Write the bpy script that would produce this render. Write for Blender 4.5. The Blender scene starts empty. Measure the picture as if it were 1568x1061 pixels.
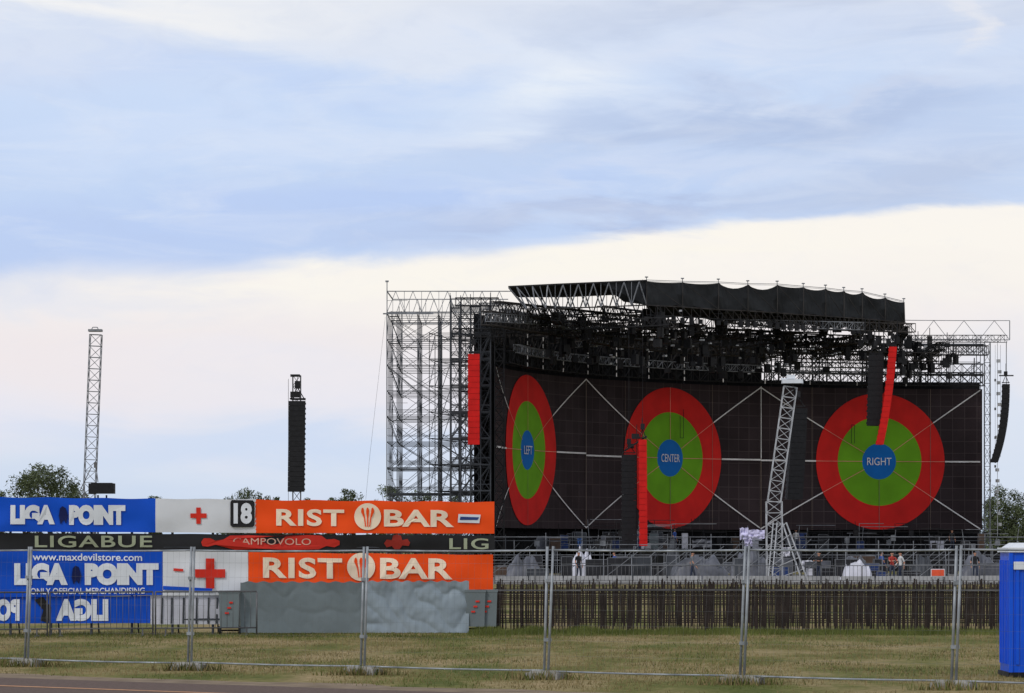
import bpy, math, random
from mathutils import Vector, Matrix, noise
random.seed(7)
F=5445.0; HC=2.0
def P(u,v,d): return Vector(((u-784)*d/F, d, HC+(838-v)*d/F))
def s2l(c):
    c=c/255.0
    return c/12.92 if c<=0.04045 else ((c+0.055)/1.055)**2.4
def rgb(r,g,b): return (s2l(r),s2l(g),s2l(b),1)
scn=bpy.context.scene
COL=scn.collection
# ---------------------------------------------------------------- materials
def mat(name,col,rough=0.7,metal=0.0,var=0.15,scale=3.0,bump=0.0,col2=None,stretch=(1,1,1)):
    m=bpy.data.materials.new(name); m.use_nodes=True
    nt=m.node_tree; b=nt.nodes['Principled BSDF']
    b.inputs['Roughness'].default_value=rough; b.inputs['Metallic'].default_value=metal
    b.inputs['Specular IOR Level'].default_value=0.25
    tc=nt.nodes.new('ShaderNodeTexCoord'); mp=nt.nodes.new('ShaderNodeMapping')
    mp.inputs['Scale'].default_value=stretch
    nz=nt.nodes.new('ShaderNodeTexNoise'); nz.inputs['Scale'].default_value=scale; nz.inputs['Detail'].default_value=6
    nt.links.new(tc.outputs['Object'],mp.inputs['Vector']); nt.links.new(mp.outputs[0],nz.inputs['Vector'])
    r=nt.nodes.new('ShaderNodeValToRGB')
    r.color_ramp.elements[0].position=0.3; r.color_ramp.elements[1].position=0.7
    a=[max(0,c*(1-var)) for c in col[:3]]+[1]
    z=[min(1,c*(1+var)) for c in col[:3]]+[1] if col2 is None else col2
    r.color_ramp.elements[0].color=a; r.color_ramp.elements[1].color=z
    nt.links.new(nz.outputs['Fac'],r.inputs[0]); nt.links.new(r.outputs[0],b.inputs['Base Color'])
    if bump>0:
        bp=nt.nodes.new('ShaderNodeBump'); bp.inputs['Strength'].default_value=bump; bp.inputs['Distance'].default_value=0.05
        nt.links.new(nz.outputs['Fac'],bp.inputs['Height']); nt.links.new(bp.outputs[0],b.inputs['Normal'])
    return m
M_galv=mat('galvanised_steel',(0.30,0.32,0.34,1),0.5,0.3,0.3,4)
M_wire=mat('fence_wire',(0.16,0.17,0.17,1),0.6,0.2,0.2,4)
M_alu=mat('aluminium_truss',(0.22,0.23,0.25,1),0.5,0.2,0.35,2)
M_alu_l=mat('aluminium_light',(0.47,0.48,0.50,1),0.45,0.2,0.2,2)
M_scaf=mat('scaffold_tube',(0.055,0.060,0.070,1),0.6,0.2,0.5,0.8)
M_mid=mat('dull_steel',(0.12,0.12,0.125,1),0.6,0.2,0.5,1.0)
M_dark=mat('black_painted_truss',(0.016,0.016,0.018,1),0.7,0,0.5,1)
M_brn=mat('dusty_truss',(0.045,0.040,0.038,1),0.7,0.1,0.5,1)
M_cloth=mat('black_cloth',(0.009,0.009,0.011,1),0.9,0,0.5,0.5,0.2)
M_roof=mat('roof_membrane',(0.024,0.026,0.029,1),0.8,0,0.55,0.35,0.15,None,(1,1,2))
M_spk=mat('speaker_black',(0.011,0.011,0.013,1),0.6,0,0.3,5)
M_redc=mat('red_cover',(0.60,0.010,0.008,1),0.75,0,0.15,1.5)
M_redf=mat('red_cover_fold_shade',(0.30,0.006,0.005,1))  # darker copy of the cover red, shade painted into the gaps between cabinets
M_blue=mat('banner_blue',rgb(6,80,200),0.6,0,0.10,1.5)
M_white=mat('banner_white',rgb(222,224,228),0.65,0,0.05,1.5)
M_orange=mat('banner_orange',rgb(255,82,18),0.65,0,0.08,1.2)
M_black=mat('banner_black',rgb(36,36,38),0.6,0,0.3,1)
M_lgreen=mat('print_pale_green',rgb(165,172,145),0.6,0,0.1,3)
M_dred=mat('print_red',rgb(196,44,30),0.6,0,0.1,3)
M_red=mat('print_cross_red',rgb(214,48,32),0.6,0,0.06,3)
M_cream=mat('print_cream',rgb(255,232,205),0.6,0,0.04,3)
M_txtw=mat('print_white',rgb(230,234,240),0.6,0,0.04,3)
M_sR=mat('screen_red',rgb(218,34,30),0.75,0,0.12,0.6)
M_sG=mat('screen_green',rgb(110,170,26),0.75,0,0.12,0.6)
M_sB=mat('screen_blue',rgb(10,110,194),0.75,0,0.08,0.6)
M_sW=mat('screen_line_white',rgb(225,222,222),0.7,0,0.2,0.6)
M_conc=mat('concrete',(0.30,0.29,0.27,1),0.9,0,0.25,6,0.3)
M_bar=mat('rusty_dark_bar',(0.030,0.022,0.019,1),0.8,0.1,0.5,3)
M_screenmesh=mat('grey_tarpaulin',rgb(110,120,123),0.6,0,0.14,0.9,0.1)
M_tarp2=mat('grey_tarpaulin_light',rgb(136,148,156),0.4,0,0.12,1.6,0.3)
M_case=mat('flight_case_black',(0.022,0.022,0.026,1),0.5,0,0.3,2)
M_tarpd=mat('dark_plastic_sheet',rgb(92,94,102),0.45,0,0.4,1.2,0.6)
M_whitep=mat('white_sheet',rgb(205,205,215),0.6,0,0.12,1.5,0.3)
M_skin=mat('skin',rgb(190,140,115),0.6,0,0.06,8)
M_hair=mat('hair',(0.02,0.014,0.01,1),0.8,0,0.3,20)
M_jean=mat('trousers',(0.03,0.04,0.07,1),0.8,0,0.2,8)
M_bark=mat('bark',(0.06,0.045,0.03,1),0.9,0,0.3,4,0.4)
M_leaf=mat('foliage',(0.085,0.110,0.050,1),0.85,0,0.4,0.4,0,(0.14,0.17,0.085,1))
M_leaff=mat('far_foliage',(0.075,0.10,0.06,1),0.9,0,0.3,0.05,0,(0.12,0.15,0.09,1))
M_toilet=mat('blue_plastic',rgb(14,84,214),0.4,0,0.08,3)
M_wplastic=mat('white_plastic',rgb(222,226,232),0.4,0,0.05,3)
# ---------------------------------------------------------------- mesh helpers
def link(ob,parent=None):
    COL.objects.link(ob)
    if parent is not None: ob.parent=parent
    return ob
def empty(name):
    e=bpy.data.objects.new(name,None); COL.objects.link(e); e.empty_display_size=0.3; return e
def mesh(name,vs,fs,m,parent=None,smooth=False):
    me=bpy.data.meshes.new(name); me.from_pydata([tuple(v) for v in vs],[],fs); me.update()
    ms=m if isinstance(m,(list,tuple)) else [m]
    for k in ms: me.materials.append(k)
    if smooth: me.polygons.foreach_set('use_smooth',[True]*len(me.polygons))
    return link(bpy.data.objects.new(name,me),parent)
class B:
    def __init__(s): s.v=[]; s.f=[]
    def bar(s,p,q,r,n=4,r2=None):
        p=Vector(p); q=Vector(q); d=q-p
        if d.length<1e-5: return
        d.normalize(); up=Vector((0,0,1)) if abs(d.z)<0.95 else Vector((1,0,0))
        a=d.cross(up).normalized(); b=d.cross(a)
        o=len(s.v); r2=r if r2 is None else r2
        for c,rr in ((p,r),(q,r2)):
            for i in range(n):
                t=2*math.pi*(i+0.5)/n
                s.v.append(c+a*(math.cos(t)*rr)+b*(math.sin(t)*rr))
        for i in range(n):
            j=(i+1)%n; s.f.append((o+i,o+j,o+n+j,o+n+i))
        s.f.append(tuple(o+i for i in reversed(range(n)))); s.f.append(tuple(o+n+i for i in range(n)))
    def box(s,c,sx,sy,sz,rz=0,rx=0,taper=1.0,bev=0):
        c=Vector(c); o=len(s.v); R=Matrix.Rotation(rz,3,'Z')@Matrix.Rotation(rx,3,'X')
        for z in (-1,1):
            t=taper if z>0 else 1
            for x,y in ((-1,-1),(1,-1),(1,1),(-1,1)):
                s.v.append(c+R@Vector((x*sx/2*t,y*sy/2*t,z*sz/2)))
        for f in ((3,2,1,0),(4,5,6,7),(0,1,5,4),(1,2,6,5),(2,3,7,6),(3,0,4,7)): s.f.append(tuple(o+i for i in f))
    def truss(s,p,q,w,h,r,bay=None):
        p=Vector(p); q=Vector(q); d=(q-p); L=d.length; d.normalize()
        up=Vector((0,0,1)) if abs(d.z)<0.9 else Vector((0,1,0))
        a=d.cross(up).normalized(); b=a.cross(d).normalized()
        bay=bay or h; n=max(1,round(L/bay))
        off=[a*(-w/2),a*(w/2),a*(w/2)+b*h,a*(-w/2)+b*h]
        for o in off: s.bar(p+o,q+o,r)
        for i in range(n+1):
            c=p+d*(L*i/n)
            for k in range(4): s.bar(c+off[k],c+off[(k+1)%4],r*0.7)
            if i<n:
                e=p+d*(L*(i+1)/n)
                for k in range(4):
                    x,y=off[k],off[(k+1)%4]
                    if (i+k)%2: x,y=y,x
                    s.bar(c+x,e+y,r*0.7)
    def make(s,name,m,parent=None,smooth=False): return mesh(name,s.v,s.f,m,parent,smooth)
# ---------------------------------------------------------------- camera
cam=bpy.data.cameras.new('camera'); co=bpy.data.objects.new('camera',cam); COL.objects.link(co)
co.location=(0,0,HC); co.rotation_euler=(math.radians(90),0,0)
cam.lens=125; cam.sensor_width=36; cam.shift_y=(838-530.5)/1568; cam.clip_end=20000; cam.clip_start=0.5
scn.camera=co
scn.view_settings.view_transform='Standard'; scn.view_settings.look='None'; scn.view_settings.exposure=0
# ---------------------------------------------------------------- world
SE=math.radians(42)
w=bpy.data.worlds.new('World'); scn.world=w; w.use_nodes=True
try:
    w.cycles.sampling_method='MANUAL'; w.cycles.sample_map_resolution=256
except Exception as ex: print(ex)
nt=w.node_tree; N=nt.nodes; L=nt.links; N.clear()
out=N.new('ShaderNodeOutputWorld'); mix=N.new('ShaderNodeMixShader')
bg1=N.new('ShaderNodeBackground'); bg2=N.new('ShaderNodeBackground'); bg1.inputs[1].default_value=0.10; bg2.inputs[1].default_value=1.0
sky=N.new('ShaderNodeTexSky'); sky.sky_type='NISHITA'; sky.sun_disc=False; sky.sun_elevation=SE
L.new(sky.outputs[0],bg1.inputs[0])
tc=N.new('ShaderNodeTexCoord'); sep=N.new('ShaderNodeSeparateXYZ'); L.new(tc.outputs['Generated'],sep.inputs[0])
def mth(op,a,b=None,c=None,clamp=False):
    n=N.new('ShaderNodeMath'); n.operation=op; n.use_clamp=clamp
    for i,x in enumerate((a,b,c)):
        if x is None: continue
        if isinstance(x,(int,float)): n.inputs[i].default_value=x
        else: L.new(x,n.inputs[i])
    return n.outputs[0]
def nz(scale,det=6,st=(1,1,1),loc=(0,0,0),dist=0.0,rot=(0,0,0),rough=0.55):
    mp=N.new('ShaderNodeMapping'); mp.inputs['Scale'].default_value=st; mp.inputs['Location'].default_value=loc; mp.inputs['Rotation'].default_value=rot
    L.new(tc.outputs['Generated'],mp.inputs[0]); t=N.new('ShaderNodeTexNoise')
    t.inputs['Scale'].default_value=scale; t.inputs['Detail'].default_value=det; t.inputs['Distortion'].default_value=dist; t.inputs['Roughness'].default_value=rough
    L.new(mp.outputs[0],t.inputs['Vector']); return t.outputs['Fac']
def ramp(x,els):
    r=N.new('ShaderNodeValToRGB'); e=r.color_ramp.elements
    while len(e)<len(els): e.new(0.5)
    for i,(p,c) in enumerate(els): e[i].position=p; e[i].color=c
    L.new(x,r.inputs[0]); return r.outputs[0]
def cmix(f,a,b):
    m=N.new('ShaderNodeMix'); m.data_type='RGBA'
    L.new(f,m.inputs[0])
    for i,x in ((6,a),(7,b)):
        if isinstance(x,tuple): m.inputs[i].default_value=x
        else: L.new(x,m.inputs[i])
    return m.outputs[2]
X,Y,Z=sep.outputs
zs=mth('MULTIPLY',Z,5.0)
n_edge=nz(1.0,5,(14,3,45),(3,1,2),0.6)
n_big=nz(1.0,6,(12,3,34),(7.3,1,4.1),1.0,(0,0.10,0))
n_big2=nz(1.0,6,(9,3,38),(1.3,5,9.1),1.5,(0,0.08,0))
n_str=nz(1.0,8,(22,3,120),(4,2,8),0.8,(0,0.10,0),0.6)
n_fine=nz(1.0,7,(60,5,130),(1,7,3),1.0,(0,0.1,0),0.6)
Xw=mth('MULTIPLY_ADD',mth('SUBTRACT',n_big,0.5),0.10,X)
Zw=mth('MULTIPLY_ADD',mth('SUBTRACT',n_big2,0.5),0.040,Z); Zw=mth('MULTIPLY_ADD',mth('SUBTRACT',n_str,0.5),0.010,Zw)
def blob(u,v,ru,rv,amp,slope=0.0):
    cx=(u-784)/F; cz=(838-v)/F
    dx=mth('MULTIPLY',mth('SUBTRACT',Xw,cx),F/ru)
    dz=mth('SUBTRACT',Zw,mth('MULTIPLY_ADD',X,slope,cz-slope*cx)); dz=mth('MULTIPLY',dz,F/rv)
    q=mth('ADD',mth('MULTIPLY',dx,dx),mth('MULTIPLY',dz,dz))
    return mth('MULTIPLY',mth('EXPONENT',mth('MULTIPLY',q,-1.0)),amp,clamp=True)
zj=mth('MULTIPLY_ADD',mth('SUBTRACT',n_big,0.5),0.16,zs)
low=ramp(zj,[(0.0,rgb(196,213,238)),(0.10,rgb(216,226,242)),(0.19,rgb(234,233,242)),(0.29,rgb(242,236,237)),(0.40,rgb(252,247,240))])
high=ramp(zj,[(0.36,rgb(190,209,243)),(0.50,rgb(196,215,246)),(0.62,rgb(202,220,248)),(0.72,rgb(210,222,244)),(0.80,rgb(222,228,240)),(1.0,rgb(222,224,230))])
for (u,v,ru,rv,a,sl,c) in (
    (170,10,520,50,1.0,0.0,(244,244,245)),(60,120,260,40,0.5,0.0,(228,232,243)),(640,70,260,26,0.5,-0.05,(236,239,246)),
    (420,130,360,34,0.5,0.03,(192,212,248)),(330,230,380,40,0.45,0.05,(216,228,250)),(830,135,120,55,0.9,0.1,(236,242,250)),
    (740,210,200,30,0.6,0.06,(222,232,250)),(180,370,420,45,0.7,0.06,(188,207,244)),
    (640,325,330,34,0.55,0.07,(182,204,246)),(1180,190,430,42,0.8,0.10,(178,194,226)),(930,335,330,22,0.8,0.08,(180,194,226)),
    (1450,260,260,50,0.7,0.10,(188,200,226)),(1300,15,400,34,0.75,0.02,(182,195,222)),(1080,95,330,20,0.45,0.08,(216,225,244)),
    (1488,52,32,26,0.9,0.3,(230,232,240)),(1330,140,240,14,0.5,0.09,(208,216,236)),(1000,265,380,16,0.5,0.09,(208,219,243))):
    high=cmix(blob(u,v,ru,rv,a,sl),high,rgb(*c))
wisp=mth('MULTIPLY',mth('SUBTRACT',n_str,0.47,clamp=True),3.6,clamp=True)
high=cmix(mth('MULTIPLY',wisp,0.36),high,rgb(230,236,247))
dk=mth('MULTIPLY',mth('SUBTRACT',n_fine,0.5,clamp=True),3.0,clamp=True)
high=cmix(mth('MULTIPLY',dk,0.16),high,rgb(178,193,226))
for (u,v,ru,rv,a,sl,c) in (
    (430,690,420,42,0.75,0.02,(204,220,245)),(90,560,330,60,0.6,0.0,(242,232,233)),(60,470,330,28,0.6,0.05,(228,231,242)),
    (400,560,260,40,0.5,0.0,(236,235,243)),(950,385,420,26,0.8,0.07,(253,248,238)),(400,420,260,20,0.7,0.03,(252,248,240)),
    (1560,640,130,80,0.7,0.0,(214,226,243)),(1500,430,300,50,0.5,0.0,(247,242,236))):
    low=cmix(blob(u,v,ru,rv,a,sl),low,rgb(*c))
low=cmix(mth('MULTIPLY',dk,0.16),low,rgb(216,222,239))
edge=mth('SUBTRACT',Z,mth('MULTIPLY_ADD',X,0.085,0.0850))
edge=mth('ADD',edge,mth('MULTIPLY',mth('SUBTRACT',n_edge,0.5),0.014))
edge=mth('ADD',edge,mth('MULTIPLY',mth('SUBTRACT',n_str,0.5),0.006))
shp=mth('MULTIPLY_ADD',X,900.0,190.0); shp=mth('MAXIMUM',mth('MINIMUM',shp,330.0),75.0)
sharp=mth('ADD',mth('MULTIPLY',edge,shp),0.5,clamp=True)
ssm=N.new('ShaderNodeMapRange'); ssm.interpolation_type='SMOOTHSTEP'; L.new(sharp,ssm.inputs[0])
cl=cmix(ssm.outputs[0],low,high)
over=N.new('ShaderNodeMapRange'); over.inputs[1].default_value=0.2; over.inputs[2].default_value=0.7; over.inputs[3].default_value=0.0; over.inputs[4].default_value=1.0; L.new(Z,over.inputs[0])
cl=cmix(over.outputs[0],cl,rgb(186,194,210))
L.new(cl,bg2.inputs[0])
mask=mth('MULTIPLY_ADD',n_big2,-0.05,1.0,clamp=True)
L.new(mask,mix.inputs[0]); L.new(bg1.outputs[0],mix.inputs[1]); L.new(bg2.outputs[0],mix.inputs[2]); L.new(mix.outputs[0],out.inputs[0])
sl=bpy.data.lights.new('sun','SUN'); sl.energy=1.4; sl.angle=math.radians(12); sl.color=(1,0.96,0.90)
so=bpy.data.objects.new('sun',sl); COL.objects.link(so)
sd=Vector((-0.6*math.cos(SE),-0.8*math.cos(SE),math.sin(SE))).normalized()
so.rotation_euler=sd.to_track_quat('Z','Y').to_euler()
sky.sun_rotation=math.atan2(sd.x,sd.y)
# ---------------------------------------------------------------- ground
def ground_mat():
    m=bpy.data.materials.new('dry_grass_ground'); m.use_nodes=True; t=m.node_tree; b=t.nodes['Principled BSDF']; b.inputs['Roughness'].default_value=1.0; b.inputs['Specular IOR Level'].default_value=0.05
    tc=t.nodes.new('ShaderNodeTexCoord')
    def n(scale,st,det=8):
        mp=t.nodes.new('ShaderNodeMapping'); mp.inputs['Scale'].default_value=st
        q=t.nodes.new('ShaderNodeTexNoise'); q.inputs['Scale'].default_value=scale; q.inputs['Detail'].default_value=det; q.inputs['Roughness'].default_value=0.6
        t.links.new(tc.outputs['Object'],mp.inputs[0]); t.links.new(mp.outputs[0],q.inputs['Vector']); return q
    a=n(0.5,(1,0.3,1)); c=n(6,(1,0.5,1))
    r=t.nodes.new('ShaderNodeValToRGB'); e=r.color_ramp.elements; e.new(0.5); e.new(0.6)
    for i,(p,col) in enumerate([(0.36,(0.115,0.130,0.036,1)),(0.46,(0.185,0.175,0.060,1)),(0.54,(0.28,0.225,0.105,1)),(0.66,(0.37,0.275,0.15,1))]): e[i].position=p; e[i].color=col
    t.links.new(a.outputs['Fac'],r.inputs[0])
    mx=t.nodes.new('ShaderNodeMix'); mx.data_type='RGBA'; mx.blend_type='MULTIPLY'; mx.inputs[0].default_value=0.8
    r2=t.nodes.new('ShaderNodeValToRGB'); r2.color_ramp.elements[0].position=0.35; r2.color_ramp.elements[1].position=0.6
    r2.color_ramp.elements[0].color=(0.55,0.6,0.5,1); r2.color_ramp.elements[1].color=(1,1,1,1)
    t.links.new(c.outputs['Fac'],r2.inputs[0]); t.links.new(r.outputs[0],mx.inputs[6]); t.links.new(r2.outputs[0],mx.inputs[7])
    t.links.new(mx.outputs[2],b.inputs['Base Color'])
    bp=t.nodes.new('ShaderNodeBump'); bp.inputs['Strength'].default_value=0.4; bp.inputs['Distance'].default_value=0.06
    t.links.new(c.outputs['Fac'],bp.inputs['Height']); t.links.new(bp.outputs[0],b.inputs['Normal'])
    return m
G=9000
mesh('ground',[(-G,-200,0),(G,-200,0),(G,G,0),(-G,G,0)],[(0,1,2,3)],ground_mat())
M_dirt=mat('dirt',(0.20,0.145,0.09,1),0.95,0,0.25,2,0.5,(0.28,0.21,0.14,1))
M_asph=mat('asphalt',(0.105,0.070,0.055,1),0.9,0,0.2,14,0.3,(0.15,0.10,0.08,1))
M_line=mat('faded_orange_line',(0.50,0.26,0.13,1),0.8,0,0.2,5)
fd=Vector((14.4,-9.6,0)).normalized()
def gp(u,v):
    d=F*HC/(v-838); return Vector(((u-784)*d/F,d,0))
ea=gp(0,1038); eb=gp(640,1059); ed=(eb-ea).normalized(); en=Vector((ed.y,-ed.x,0))
def strip(name,o0,o1,z,m,wob=0.0):
    vs=[];fs=[]; n=220
    for i in range(n+1):
        c=ea+ed*(-90+220*i/n)
        wv=wob*(noise.noise(Vector((i*0.9,3.1,0)))+0.5*noise.noise(Vector((i*2.7,9.1,0))))
        vs.append(c+en*(o0+wv)+Vector((0,0,z))); vs.append(c+en*o1+Vector((0,0,z)))
        if i: fs.append((2*i-2,2*i-1,2*i+1,2*i))
    return mesh(name,vs,fs,m)
strip('dirt_verge',-1.3,0.35,0.004,M_dirt,0.9)
strip('road',0.0,9,0.008,M_asph,0.12)
strip('road_marking',2.2,2.4,0.012,M_line)
def blades(name,n,fn_pos,m,wmul=1.0):
    vs=[];fs=[]
    for i in range(n):
        x,y,h=fn_pos(); a=random.uniform(0,math.pi); wd=random.uniform(0.004,0.010)*wmul; k=random.uniform(-0.5,0.5)*h
        ca,sa=math.cos(a)*wd,math.sin(a)*wd; o=len(vs)
        vs+= [(x-ca,y-sa,0),(x+ca,y+sa,0),(x+k,y+random.uniform(-.3,.3)*h,h)]
        fs.append((o,o+1,o+2))
    return mesh(name,vs,fs,m)
M_gr1=mat('grass_blades_dry',(0.22,0.185,0.08,1),1.0,0,0.4,0.7,0,(0.34,0.265,0.135,1))
M_gr2=mat('grass_blades_green',(0.100,0.130,0.034,1),1.0,0,0.4,0.7,0,(0.17,0.19,0.06,1))
for m_ in (M_gr1,M_gr2): m_.node_tree.nodes['Principled BSDF'].inputs['Specular IOR Level'].default_value=0.0
def side(x,y): return -(Vector((x,y,0))-ea).dot(en)
def p1():
    while 1:
        y=random.uniform(48,86); x=random.uniform(-0.155,0.155)*y
        if side(x,y)>1.0+random.random() and noise.noise(Vector((x*0.5,y*0.25,0)))>-0.15+random.uniform(-.3,.2): return x,y,random.uniform(0.02,0.06)
blades('dry_grass',44000,p1,M_gr1)
def p2():
    while 1:
        r=random.random()
        if r<0.5: y=random.gauss(82.3,0.9); x=random.uniform(-1,13); h=random.uniform(0.03,0.19)*(0.6+0.6*abs(noise.noise(Vector((x*0.9,0,0)))*2))
        elif r<0.62:
            y=random.gauss(80,1.2); x=random.uniform(-13,0); h=random.uniform(0.02,0.09)
        else:
            y=random.uniform(50,84); x=random.uniform(-0.155,0.155)*y; h=random.uniform(0.02,0.06)
            if noise.noise(Vector((x*0.45,y*0.2,5)))<0.05: continue
        if side(x,y)>1.0: return x,y,h
blades('green_grass',46000,p2,M_gr2)
# ---------------------------------------------------------------- temporary mesh fence (foreground)
posts=[(-205,1012.5),(40,1020.5),(290,1028),(555,1036.5),(833+3,1044),(1136,1049.5),(1460,1056),(1812,1064)]
fl0=gp(40,1020.5); fl1=gp(1460,1056)
def fence_pt(u):
    k=(u-784)/F; dx,dy=fl1.x-fl0.x,fl1.y-fl0.y
    t=(k*fl0.y-fl0.x)/(dx-k*dy); return Vector((fl0.x+dx*t,fl0.y+dy*t,0))
pts=[fence_pt(u) for u,_ in posts]
lean=Vector((0.065,0,0))
for i in range(len(pts)-1):
    a,b=pts[i],pts[i+1]; d=(b-a).normalized(); a=a+d*0.035; b=b-d*0.035
    e=empty('temporary_fence_panel'); fr=B()
    Z0=0.13+random.uniform(-.01,.01); Z1=1.99+random.uniform(-0.012,0.012)
    lk=1+random.uniform(-.25,.25)
    def tp(p,z): return p+Vector((0,0,z))+lean*lk*(z/2)
    fr.bar(tp(a,0.03),tp(a,Z1+0.03),0.021,8); fr.bar(tp(b,0.03),tp(b,Z1+0.03),0.021,8)
    for z_,r_ in ((Z1-0.03,0.016),(Z0,0.015)):
        for q in range(6):
            f0,f1=q/6,(q+1)/6; sg=lambda f:-0.012*math.sin(math.pi*f)
            fr.bar(tp(a+(b-a)*f0,z_+sg(f0)),tp(a+(b-a)*f1,z_+sg(f1)),r_,8)
    fr.make('frame',M_galv,e,True)
    wr=B(); n=int((b-a).length/0.12)
    for k in range(1,n):
        c=a+(b-a)*(k/n); wr.bar(tp(c,Z0),tp(c,Z1-0.03),0.0009,3)
    for k in range(1,8):
        z=Z0+(Z1-Z0)*k/8; wr.bar(tp(a,z),tp(b,z),0.0010,3)
    wr.make('wire_mesh',M_wire,e)
    cl=B()
    for z in (0.6,1.5): cl.box(tp(a-d*0.035,z),0.12,0.05,0.05)
    cl.make('clamps',M_galv,e)
for i,p in enumerate(pts):
    vs=B(); ang=math.atan2(fd.y,fd.x)+random.uniform(-.15,.15)
    vs.box(p+Vector((0,0,0.05)),0.62,0.24,0.10,ang,0,1.0); vs.box(p+Vector((0,0,0.117)),0.5,0.2,0.035,ang,0,0.86)
    vs.make('concrete_fence_foot',M_conc)
def p3():
    p=random.choice(pts); return p.x+random.gauss(0,0.3),p.y-abs(random.gauss(0,0.12))-0.1,random.uniform(0.05,0.2)
blades('weeds',900,p3,M_gr2,1.5)
blades('dry_weeds',1500,p3,M_gr1,1.5)
# ---------------------------------------------------------------- banners
def bd(u): return 80.0+3.6*u/757.0
def wave(x,z): return 0.02*math.sin(x*1.7+z*0.8)+0.014*math.sin(x*4.1-z*2.2)+0.010*math.sin(z*9+x)+0.03*noise.noise(Vector((x*1.5,z*2.5,0)))
def BP(u,v,off=0.0):
    p=P(u,v,bd(u)); return Vector((p.x,p.y+wave(p.x,p.z)-off,p.z))
def banner(name,u0,u1,va,vb,vc,vd,m,off=0.0,sag=0.0):
    nx=max(4,int((u1-u0)/8)); ny=8; vs=[];fs=[]
    for j in range(ny+1):
        for i in range(nx+1):
            s=i/nx; t=j/ny; u=u0+(u1-u0)*s
            top=va+(vb-va)*s+sag*math.sin(s*math.pi*max(1,round((u1-u0)/90)))**2; bot=vc+(vd-vc)*s
            vs.append(BP(u,top+(bot-top)*t,off))
            if i and j:
                k=j*(nx+1)+i; fs.append((k-nx-2,k-nx-1,k,k-1))
    return mesh(name,vs,[tuple(reversed(f)) for f in fs],m,None,True)
def text_verts(body,bold=0.0,space=1.0):
    c=bpy.data.curves.new('t','FONT'); c.body=body; c.offset=bold; c.space_character=space; c.resolution_u=4
    o=bpy.data.objects.new('t',c); COL.objects.link(o); bpy.context.view_layer.update()
    me=bpy.data.meshes.new_from_object(o.evaluated_get(bpy.context.evaluated_depsgraph_get()))
    vs=[v.co.copy() for v in me.vertices]; fs=[tuple(p.vertices) for p in me.polygons]
    bpy.data.objects.remove(o); bpy.data.curves.remove(c)
    x0=min(v.x for v in vs);x1=max(v.x for v in vs);y0=min(v.y for v in vs);y1=max(v.y for v in vs)
    return [((v.x-x0)/(x1-x0),(v.y-y0)/(y1-y0)) for v in vs],fs
def btext(body,u0,u1,v0,v1,m,parent,bold=0.0,off=0.025,mirx=False,miry=False,space=1.0,slope=0.0):
    q,fs=text_verts(body,bold,space)
    vs=[]
    for x,y in q:
        if mirx: x=1-x
        if miry: y=1-y
        vs.append(BP(u0+(u1-u0)*x,v1+(v0-v1)*y+slope*x,off))
    return mesh('lettering',vs,fs,m,parent)
def bquad(name,pts2,m,parent,off=0.025):
    return mesh(name,[BP(u,v,off) for u,v in pts2],[tuple(range(len(pts2)))],m,parent)
def cross(cu,cv,r,t,parent,off=0.025):
    bquad('cross',[(cu-r,cv-t),(cu-t,cv-t),(cu-t,cv-r),(cu+t,cv-r),(cu+t,cv-t),(cu+r,cv-t),(cu+r,cv+t),(cu+t,cv+t),(cu+t,cv+r),(cu-t,cv+r),(cu-t,cv+t),(cu-r,cv+t)],M_red,parent,off)
def fork_logo(cu,cv,r,parent,off=0.02):
    n=48
    vs=[BP(cu,cv,off)]+[BP(cu+r*math.cos(2*math.pi*i/n),cv+r*math.sin(2*math.pi*i/n),off) for i in range(n)]
    mesh('logo_disc',vs,[(0,1+i,1+(i+1)%n) for i in range(n)],M_cream,parent)
    s=r/20
    for k,(hx,bx) in enumerate(((-7.5,-3.0),(0,0),(7.5,3.0))):
        pl=[]; m_=14
        for i in range(m_):
            a=math.pi*i/(m_-1); pl.append((hx+2.2*math.cos(a),-7-6.5*math.sin(a)))
        pl+= [(hx*0.62-0.9,2),(bx-0.8,15),(bx+0.8,15),(hx*0.62+0.9,2)]
        bquad('cutlery',[(cu+x*s,cv+y*s) for x,y in pl],M_orange,parent,off+0.012+0.004*k)
b=banner('merchandise_banner',-170,238,759,763,813,815,M_blue,0,1.2)
btext('LIGA',16,84,773,803,M_txtw,b,0.08); btext('POINT',106,192,773,804,M_txtw,b,0.08)
M_dbl=mat('print_dark_blue',rgb(20,30,80))
bquad('figure',[(92,778),(96,775),(101,778),(104,790),(101,802),(98,795),(93,803),(90,790)],M_dbl,b)
btext('NT',-60,-20,773,803,M_txtw,b,0.07)
b=banner('first_aid_banner',238,392,763,764,815,816,M_white,0.0,1.0)
cross(304,789.5,12.5,3.5,b)
bquad('number_panel',[(355,765.5),(387,766),(390,769),(390,804),(387,807),(356,807),(353,804),(353,769)],M_black,b,0.03)
btext('18',358,386,770,802,M_txtw,b,0.05,0.045)
b=banner('restaurant_banner',390.5,757,764.5,768,816,817,M_orange,0.0,1.5)
btext('RIST',423,527,779,805,M_cream,b,0.03,slope=1,space=1.1); btext('BAR',588,695,780,806,M_cream,b,0.03,slope=1)
fork_logo(563,791,20.5,b,0.025)
bquad('logo_patch',[(702,787),(736,788),(734,801),(701,800)],M_txtw,b); bquad('logo_patch_b',[(705,791),(734,792),(731,796),(704,796)],mat('print_navy',rgb(50,70,130)),b,0.035)
b=banner('artist_banner',-170,757,815,819.5,842,847,M_black,-0.03,0.6)
btext('LIGABUE',53,233,820,838,M_lgreen,b,0.015,0.0,space=1.1); btext('LIG',688,748,824,841,M_lgreen,b,0.015,0.0,space=1.1)
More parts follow.
